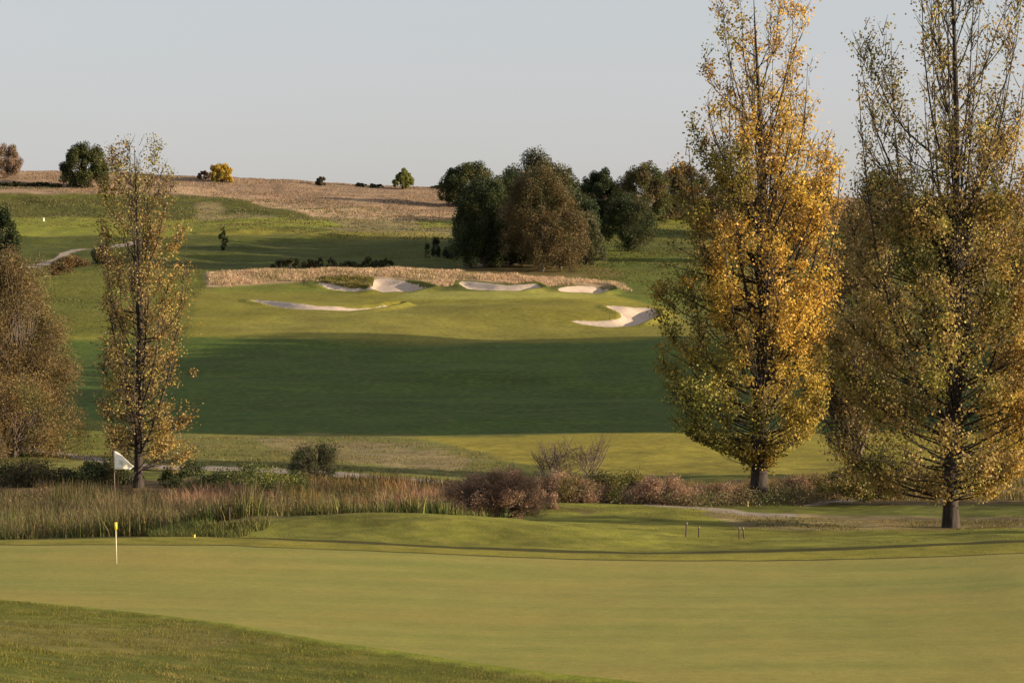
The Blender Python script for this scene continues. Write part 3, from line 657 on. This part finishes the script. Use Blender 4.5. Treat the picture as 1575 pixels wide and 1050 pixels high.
# --- ditch shrubs
RS = [(.15,.09,.055), (.27,.155,.095), (.38,.24,.155), (.19,.125,.065)]
broad('shrub', 'round reddish brown bush in the middle of the reed belt', 'bush', 765, 76, 716, 68, 24000, RS, .055, 90, base_py=799, bare=.0, twigs=500, cs=.24, asp=.5)
broad('shrub', 'small orange-brown bush right behind the round reddish bush', 'bush', 826, 84, 738, 26, 5000, RS+[(.35,.17,.07)], .055, 40, base_py=792, bare=.0, twigs=120, asp=.5)
broad('shrub', 'brown thicket at the foot of the bare shrub', 'bush', 868, 90, 724, 56, 14000, RS+[OLIVE, B1], .06, 60, base_py=780, bare=.0, twigs=300, asp=.5)
broad('shrub', 'green bramble between the bare shrub and the pink thicket', 'bush', 958, 94, 726, 56, 11000, [G2, G3, OLIVE, B1], .065, 50, base_py=776, bare=.0, twigs=60)
broad('shrub', 'pink-brown thicket beside the gravel path', 'bush', 1022, 90, 732, 52, 13000, RS, .06, 55, base_py=778, bare=.0, twigs=250, asp=.5)
broad('shrub', 'low pink-brown shrub between the thicket and the golden poplar', 'bush', 1098, 93, 741, 44, 7000, RS+[OLIVE], .06, 36, base_py=774, bare=.0, twigs=150, asp=.5)
broad('shrub', 'olive and brown scrub around the foot of the golden poplar', 'bush', 1176, 98, 746, 34, 4000, [OLIVE, B2, G3, RS[1]], .065, 36, base_py=772, bare=.0, twigs=100)
broad('shrub', 'brown scrub right of the golden poplar trunk', 'bush', 1238, 98, 730, 50, 9000, RS+[OLIVE, B2], .065, 46, base_py=772, bare=.0, twigs=200, asp=.5)
broad('shrub', 'leafy green-brown scrub under the left side of the nearest poplar', 'bush', 1330, 92, 712, 56, 7000, [G3, OLIVE, B2, YG], .08, 50, base_py=772, bare=.0, twigs=100)
broad('shrub', 'dark round upright bush standing by the path left of centre', 'bush', 484, 121, 672, 33, 9000, [G1, G2, (.08,.075,.03)], .085, 50, base_py=745, bare=.0, twigs=260, asp=.4)
broad('shrub', 'yellow-green bramble patch right of the slender poplar', 'bush', 385, 106, 716, 78, 14000, [G3, G2, (.12,.14,.03), (.16,.17,.04), OLIVE], .08, 60, base_py=768, bare=.0)
broad('shrub', 'dark scrub to the right of the slender poplar trunk', 'bush', 290, 112, 710, 44, 8000, [G1, G2, G3], .08, 36, base_py=760, bare=.0)
broad('shrub', 'dark green scrub behind the reeds below the white flag', 'bush', 142, 112, 706, 56, 12000, [G1, G2, B1], .08, 50, base_py=762, bare=.0)
broad('shrub', 'dark scrub at the left edge behind the reeds', 'bush', 30, 112, 710, 70, 12000, [G1, G2, B1, G1], .08, 56, base_py=762, bare=.0, twigs=150)
# nearly bare shrub: forked twigs, hardly any leaves
def bare_shrub(label, px0, d, py_top, base_py, hw, n=16):
    b0 = V(px0, base_py, d); root = empty('bare_shrub', b0); tag(root, label, 'bush'); H = float(zof(py_top, d)-b0[2]); Wd = hw*d/F
    A = Acc(); tips = []
    def br(p, dr, ln, r, lev):
        k = 5; q = [p]
        for _ in range(k-1):
            dr = norm(dr+rng.normal(0, .12, 3)+np.array([0, 0, .04])); q.append(q[-1]+dr*ln/(k-1))
        q = np.array(q); q[:, 0] = 1.25*Wd*np.tanh(q[:, 0]/(1.35*Wd)); q[:, 2] = H*1.35*np.tanh(q[:, 2]/(1.5*H)); pass
        v, f = tube(q, np.linspace(r, r*.45, k), 4); A.add(v, f, np.ones(3))
        if lev == 0: tips.append(q[-1]); return
        for _ in range(4 if lev > 1 else 5):
            t = rng.uniform(.3, 1); pp = q[int(t*(k-1))]
            br(pp, norm(dr+rng.normal(0, .55, 3)), ln*rng.uniform(.45, .7), r*.55, lev-1)
    for k in range(n):
        ph = rng.uniform(0, 6.28); br(np.array([.1*math.cos(ph), .1*math.sin(ph), 0]), norm(np.array([math.cos(ph)*.85, math.sin(ph)*.6, 1.])), H*rng.uniform(.62, .85), .035, 3)
    A.build('trunk', M_TWIG, root)
    T = np.array(tips); T = T[rng.integers(len(T), size=2600)]+rng.normal(0, .07, (2600, 3)); T[:, 2] = np.maximum(T[:, 2], .1)
    Lf = Acc(); Lf.add(*leaves(T, .05, pick([B1, B2, OLIVE, RS[1]], T, .7, 3), .6)); Lf.build('crown', M_LEAF, root)
bare_shrub('nearly bare spreading shrub with thin twigs rising behind the ditch thicket', 876, 100, 604, 772, 66, 9)

# ---------------------------------------------------------------- belt of trees beyond the right edge that shades the fairway
belt0 = None; k = 0
for j, dY in enumerate(np.arange(169, 273, 6.2)):
    for xo in (0, 9):
        lx = (1640-787.5)/F*dY+6+xo+rng.uniform(-1, 1); ly = dY-lx*.19+9.5+rng.uniform(-.8, .8); hh = rng.uniform(22, 25)
        if belt0 is None:
            belt0 = broad('belt_tree', 'dense tall tree in the belt past the right edge', 'tree', 787.5, 230, float(pyof(gz(0, 230)+23, 230)), 5.4*F/230, 16000, [G1, G2, B1, G2], .6, 90, bare=.0)
            proto = belt0; t_ = belt0
        else:
            t_ = proto.copy(); sc.collection.objects.link(t_)
            for ch in proto.children:
                c_ = ch.copy(); c_.parent = t_; sc.collection.objects.link(c_)
        t_.location = (lx, ly, gz(lx, ly)-.1); t_.rotation_euler.z = rng.uniform(0, 6.28); s_ = hh/23; t_.scale = (1, 1, s_)
        t_['group'] = 'tree belt past the right edge'

broad('shrub', 'tall dark scrub just past the right edge beside the ditch', 'bush', 1665, 92, 640, 64, 9000, [G1, G2, B1], .12, 60, bare=.0)
broad('shrub', 'dark scrub past the right edge behind the putting green', 'bush', 1690, 60, 770, 60, 7000, [G1, G2, B1], .08, 50, bare=.0)

# ---------------------------------------------------------------- reeds and tall grasses
def field(name, label, poly, drange, n, hmin, hmax, width, cols, segs=2, bend=.35, hfun=None, tipcol=None, seed=1, cl=.0, sscale=1.0, edge=6., dark=1.0, jit=.22, tint=(.8, .78, .55)):
    """blades scattered over the ground inside poly (px, py of the ground) between two depths"""
    P = np.array(poly, float); got = []
    m_ = 0; tries = 0
    while m_ < n and tries < 60:
        tries += 1
        d = rng.uniform(*drange, n*2); u = rng.uniform(P[:, 0].min(), P[:, 0].max(), n*2); x = (u-787.5)/F*d
        y0 = pyof(bil(u, d), d); sd_ = sdf_poly(u, y0, P); ok = sd_ > edge*(fbm(x/(sscale*1.3), d/(sscale*1.3), seed+3, 3)-.35)
        if cl: ok &= fbm(x/sscale, d/sscale, seed, 3) > .5-rng.uniform(0, 1, len(x))*(1-cl)*.9+.05
        got.append(np.stack([x[ok], d[ok]], 1)); m_ += int(ok.sum())
    g = np.concatenate(got)[:n]; n = len(g)
    z = height(g[:, 0], g[:, 1]); p = np.stack([g[:, 0], g[:, 1], z-.02], 1)
    mo = np.clip((fbm(g[:, 0]/(1.1*sscale), g[:, 1]/(1.1*sscale), seed+7, 3)-.5)*1.9+.5, 0, 1)
    ln = rng.uniform(hmin, hmax, n)*(.45+1.1*mo)*(hfun(787.5+F*g[:, 0]/g[:, 1]) if hfun else 1)
    ph = rng.uniform(0, 6.28, n); lean = np.stack([np.cos(ph)-.25, np.sin(ph)], 1)*rng.uniform(.1, 1, n)[:, None]
    c = pick(cols, p*np.array([1, 1, 0]), 1.6*sscale, seed, jit)*np.array(tint)*dark
    v, f, cc = ribbons(p, lean, ln, width*rng.uniform(.6, 1.4, n), bend*rng.uniform(.3, 2.0, n), c, segs)
    if tipcol is not None:
        k = 2*(segs+1); cc = cc.reshape(n, k, 3).copy(); cc[:, -2:] = np.array(tipcol)*rng.uniform(.7, 1.3, (n, 1, 1)); cc = cc.reshape(-1, 3)
    o = mesh_np(name, v, f, M_GRASS, cols=cc); return tag(o, label, name.replace('_', ' '), kind='stuff')
RG = [(.05,.085,.02), (.11,.145,.04), (.25,.22,.09), (.07,.105,.03), (.20,.14,.07), (.06,.10,.025)]
REEDP = [(-500,860),(-500,800),(0,800),(250,802),(560,793),(720,790),(780,795),(700,812),(560,808),(460,808),(400,828),(330,840),(300,850),(100,862)]
field('reed_bed', 'dense belt of green and straw reeds behind the left part of the putting green', REEDP, (60, 92), 95000, .5, .98, .022, RG, 3, .38, tipcol=(.14,.10,.055), seed=3, jit=.45, dark=.95, hfun=lambda u: np.interp(u, [0, 200, 420, 560, 720], [.95, 1.0, .85, .62, .55]))
field('reed_plumes', 'pinkish feathery seed heads along the back of the reed belt', [(-300,790),(-300,770),(300,768),(700,775),(740,795),(560,800),(250,805)], (84, 104), 20000, .55, .95, .03, [(.30,.17,.12), (.34,.2,.14), (.14,.12,.05), (.09,.10,.03)], 2, .4, seed=13, edge=12, tint=(.9,.85,.8))
field('tall_grass', 'yellow-brown tall grass along the ditch in the middle', [(440,770),(700,775),(720,796),(560,803),(440,800)], (85, 104), 14000, .4, .8, .03, [(.30,.2,.09), (.14,.14,.04), (.28,.15,.09)], 2, .4, seed=15, edge=12)
field('tall_grass', 'rusty weeds along the path behind the shrubs', [(460,737),(700,750),(1000,762),(1290,748),(1290,775),(1100,776),(800,772),(640,768),(460,762)], (96, 124), 22000, .25, .65, .04, [(.22,.14,.075), (.10,.10,.035), (.26,.16,.09)], 2, .4, seed=17, edge=12)
field('rough_grass', 'tufted green and tan rough between the path and the fairway', [(-200,650),(640,672),(760,700),(820,745),(600,731),(200,714),(-200,690)], (124, 166), 34000, .03, .14, .035, [(.10,.12,.03), (.2,.155,.07), (.12,.125,.035), (.29,.21,.11)], 2, .4, seed=19, edge=16, sscale=2)
field('rough_grass', 'tufted straw rough along the ditch at the right', [(1080,790),(1200,792),(1700,796),(1700,815),(1500,816),(1180,814)], (66, 92), 16000, .02, .09, .018, [(.20,.15,.07), (.10,.11,.03), (.28,.2,.1)], 2, .4, seed=23, edge=22, sscale=1.5)
field('rough_grass', 'tall dry grass on the bank at the right edge', [(1260,732),(1900,720),(1900,772),(1260,775)], (95, 126), 16000, .15, .38, .035, [(.24,.16,.1), (.12,.12,.04), (.30,.2,.12)], 2, .4, seed=25, edge=14)
field('rough_grass', 'short rough fringe behind the second mound', [(790,774),(1060,775),(1180,792),(1080,800),(830,792)], (72, 94), 9000, .01, .06, .016, [(.12,.13,.03), (.18,.15,.05)], 2, .4, seed=27)
BANK = [(318,421),(360,414),(560,411),(700,416),(720,420),(860,427),(960,436),(972,446),(940,443),(900,438),(860,441),(842,447),(830,438),(770,436),(706,431),(700,440),(672,442),(640,432),(575,428),(568,443),(520,441),(480,434),(420,436),(350,441),(320,440)]
field('turf_blades', 'short turf on the low mounds behind the putting green', [(380,826),(400,798),(560,790),(700,793),(850,806),(1000,790),(1100,782),(1200,795),(1700,798),(1700,828),(1300,840),(1000,846),(700,838)], (51.5, 90), 70000, .012, .045, .014, [(.14,.13,.025), (.21,.175,.045), (.10,.105,.02), (.24,.19,.06)], 1, .5, seed=61, sscale=.8)
def herbs(name, label, poly, drange, n, per, hmax, cols, leaf, seed):
    P = np.array(poly, float); c = []
    while len(c) < n:
        d = rng.uniform(*drange, 400); u = rng.uniform(P[:, 0].min(), P[:, 0].max(), 400); ok = sdf_poly(u, pyof(bil(u, d), d), P) > 0
        c += list(zip(((u-787.5)/F*d)[ok], d[ok]))
    c = np.array(c[:n]); z = height(c[:, 0], c[:, 1]); k = rng.integers(n, size=n*per); hh = rng.uniform(.45, 1, n)*hmax
    sp = rng.uniform(.18, .5, n)[k]; t = rng.beta(1.3, 1.3, n*per)
    pts = np.stack([c[k, 0]+rng.normal(0, 1, n*per)*sp, c[k, 1]+rng.normal(0, 1, n*per)*sp, z[k]+t*hh[k]*(1-.25*rng.uniform(0, 1, n*per))], 1)
    cc = pick(cols, np.stack([c[k, 0], c[k, 1], z[k]], 1), .8, seed, .3)
    v, f, q = leaves(pts, leaf, cc, .6); tag(mesh_np(name, v, f, M_LEAF, cols=q), label, name.replace('_', ' '), kind='stuff')
herbs('ditch_herbs', 'leafy green and rust coloured herbs growing through the reed belt', [(-300,845),(-300,790),(300,778),(720,782),(700,800),(560,800),(400,815),(280,835)], (62, 98), 420, 110, 1.05, [(.045,.07,.018), (.08,.10,.025), (.20,.11,.06), (.07,.085,.02), (.28,.17,.10)], .07, 81)
herbs('path_herbs', 'brown and green herbs along the ditch on both sides of the golden poplar', [(900,772),(1050,770),(1290,762),(1290,778),(1060,779)], (88, 104), 200, 90, .85, [(.08,.10,.03), (.14,.11,.05), (.22,.15,.08), (.06,.085,.025)], .07, 83)
field('ditch_weeds', 'low dark green weeds between the reeds and the mound', [(225,850),(235,822),(330,808),(420,800),(410,812),(360,830),(330,846)], (51, 66), 14000, .10, .28, .02, [(.03,.05,.015), (.07,.09,.025), (.12,.12,.04)], 2, .5, seed=51, edge=6)
field('fescue_grass', 'long pinkish tan fescue along the crest of the bank above the bunkers', BANK, (333, 364), 56000, .10, .46, .07, [(.52,.37,.27), (.62,.46,.35), (.30,.25,.13), (.55,.40,.30)], 2, .6, seed=29, edge=9, sscale=2.2, jit=.3, tint=(.84,.82,.68))
field('fescue_grass', 'olive green tuft of long grass between the crescent and the wedge bunker', [(478,431),(500,427),(560,426),(576,430),(570,446),(545,445),(510,441)], (335, 356), 9000, .25, .6, .08, [(.16,.15,.05), (.24,.20,.08), (.13,.13,.04)], 2, .5, seed=71, edge=3)
field('meadow_grass', 'dry pinkish meadow grass over the far hilltop', [(-300,255),(300,262),(720,282),(720,345),(560,336),(400,308),(300,298),(-300,298)], (520, 625), 60000, .10, .36, .12, [(.32,.215,.15), (.22,.16,.09), (.36,.25,.18), (.13,.11,.05)], 2, .4, seed=33, sscale=8, edge=8, tint=(.82,.78,.74))
field('rough_grass', 'green and brown rough on the far slope', [(-300,298),(480,300),(720,345),(1080,330),(1080,372),(640,372),(300,356),(-300,337)], (440, 560), 30000, .10, .32, .2, [(.08,.10,.03), (.17,.13,.065), (.09,.11,.035)], 2, .4, seed=35, sscale=8, edge=14)
field('rough_grass', 'short rough around the clump and right of the far green', [(860,385),(1090,385),(1090,470),(1000,465),(970,440),(860,420)], (345, 440), 16000, .06, .2, .15, [(.08,.12,.03), (.14,.12,.045), (.09,.12,.035)], 2, .4, seed=37, sscale=6, edge=16)
field('rough_grass', 'patchy rough on the slope behind the slender poplar', [(-200,410),(320,412),(320,450),(220,520),(-200,520)], (285, 385), 20000, .05, .18, .12, [(.11,.13,.035), (.16,.14,.05), (.09,.11,.03)], 2, .4, seed=39, sscale=6, edge=16)
field('mound_grass', 'longer turf blades on the mound at the lower left', [(-300,910),(0,923),(100,932),(200,943),(350,962),(500,992),(640,1014),(800,1039),(1000,1062),(1250,1100),(1250,1300),(-300,1300)], (20, 40), 250000, .02, .055, .0075, [(.14,.15,.025), (.20,.175,.045), (.09,.10,.018), (.27,.22,.09)], 1, .5, seed=41, sscale=.35, edge=1.5)

# ---------------------------------------------------------------- golf flag
M_WHITE = plain('white_paint', (.80, .77, .68), .5, .03); M_YEL = plain('yellow_paint', (.78, .50, .03), .5, .05); M_DARKP = plain('dark_pole', (.10, .07, .055), .5, .1)
def rod(name, a, b, r, mat, parent, k=12):
    a = np.array(a, float); b = np.array(b, float); v, f = tube(np.array([a, a+(b-a)*.001, b-(b-a)*.001, b]), [r*.4, r, r, r*.4], k)
    return mesh_np(name, v, f, mat, parent, smooth=True)
fb = V(179.5, 868, 45.0); fb[2] = gz(fb[0], fb[1]); pf_ = empty('golf_flag', fb); tag(pf_, 'white golf flag on a thin pole with a yellow band, standing in the putting green', 'golf flag')
ftop = V(174.8, 692, 45.0)-fb; tp = lambda t: ftop*t
rod('pole_base', tp(0), tp(.305), .0085, plain('dull_white_paint', (.62, .58, .46), .5, .05), pf_); rod('band', tp(.305), tp(.368), .028, M_YEL, pf_); rod('pole', tp(.372), tp(1.0), .0085, M_DARKP, pf_)
us = np.linspace(0, 1, 17); vs = np.linspace(0, 1, 9); fv = []
hoist = .35; fly = .375
for v_ in vs:
    for u_ in us:
        top = tp(1.0)[2]-.01-(.02*u_+.27*u_**1.35); bot = top-hoist*(1-u_)**.0 if False else tp(1.0)[2]-hoist-.01+.02*math.sin(u_*2)-.02*u_
        bot = min(bot, top-.02); zz = top+(bot-top)*v_
        xx = fly*u_*(1-.20*v_*u_) ; yy = .045*math.sin(u_*7+v_*2.2)*u_-.10*u_
        fv.append((tp(.95)[0]+.006+xx, yy, zz))
nu = len(us); fi = np.array([[a*nu+b, a*nu+b+1, (a+1)*nu+b+1, (a+1)*nu+b] for a in range(len(vs)-1) for b in range(nu-1)])
fl = mesh_np('flag_cloth', np.array(fv), fi, plain('flag_cloth', (.86, .82, .74), .8, .03), pf_, smooth=True)
md = fl.modifiers.new('thick', 'SOLIDIFY'); md.thickness = .003
fvv = np.array(fv).reshape(len(vs), nu, 3); ee = []; ef = []       # faint grey crest printed in the middle of the cloth
for k in range(20):
    an = k/20*2*math.pi; rr_ = .75+.25*math.cos(an*5)
    a_, b_ = 4.2+1.9*rr_*math.sin(an), 6.6+3.0*rr_*math.cos(an); i0, j0 = int(a_), int(b_); fa, fb_ = a_-i0, b_-j0
    ee.append((fvv[i0, j0]*(1-fa)+fvv[i0+1, j0]*fa)*(1-fb_)+(fvv[i0, j0+1]*(1-fa)+fvv[i0+1, j0+1]*fa)*fb_)
ee.append(fvv[4, 6]*.4+fvv[4, 7]*.6); ee = np.array(ee)-[0, .006, 0]
mesh_np('crest', ee, np.array([[k, (k+1) % 20, 20] for k in range(20)]), plain('grey_print', (.58, .57, .50), .8, .2, 60), fl)
# small posts and markers
def stake(name, label, cat, px0, py0, d, hpx, r, mat, lean=0., group=None, cap=None):
    b = V(px0, py0, d); b[2] = gz(b[0], b[1])-.02; e = empty(name, b); tag(e, label, cat, group); H = hpx*d/F
    v, f = tube(np.array([[0,0,0],[lean*.5*H,0,H*.5],[lean*H,0,H*.97],[lean*H,0,H]]), [r, r*.95, r*.9, r*.5], 8)
    mesh_np('post', v, f, mat, e, smooth=True)
    v, f = tube(np.array([[lean*H,0,H*.90],[lean*H,0,H*1.0],[lean*H,0,H*1.02]]), [r*1.15, r*1.15, r*.3], 8); mesh_np('cap', v, f, cap or mat, e)
M_WOOD = plain('weathered_wood', (.075, .05, .035), .9, .4, 30); M_WOODL = plain('light_wood', (.22, .16, .11), .9, .3, 30)
M_WOODY = plain('faded_yellow', (.42, .33, .12), .8, .2)
PX = [('thin dark wooden post, tallest and leftmost of the four below the path', 1055, 833, 22), ('short dark post with a pale cap, second from the left below the path', 1075, 834, 17),
      ('stubby post, left one of the close pair under the golden poplar', 1137, 832, 18), ('stubby leaning post, right one of the close pair under the golden poplar', 1145, 831, 18)]
for k, (lb, x_, y_, h_) in enumerate(PX): stake('wooden_post', lb, 'post', x_, y_, 58.2, h_+1, .02, M_WOOD, (.05, 0, 0, -.12)[k], 'posts on the slope', M_WOODL)
stake('wooden_post', 'brown post at the right end of the reeds', 'post', 353, 806, 57.0, 30, .016, M_WOOD)
stake('marker_peg', 'small yellow marker peg behind the putting green right of the flag', 'marker', 299, 824, 49.9, 6, .022, M_YEL)
stake('marker_peg', 'yellow marker peg at the foot of the golden poplar', 'marker', 1150, 779, 90, 9, .035, M_WOODY)
stake('tee_marker', 'small white tee marker on the far left fairway', 'marker', 67, 343, 484, 5, .18, M_WHITE)
stake('bunker_rake', 'thin dark stick at the front edge of the forked bunker', 'stick', 938, 497, 301, 8, .04, M_WOOD)
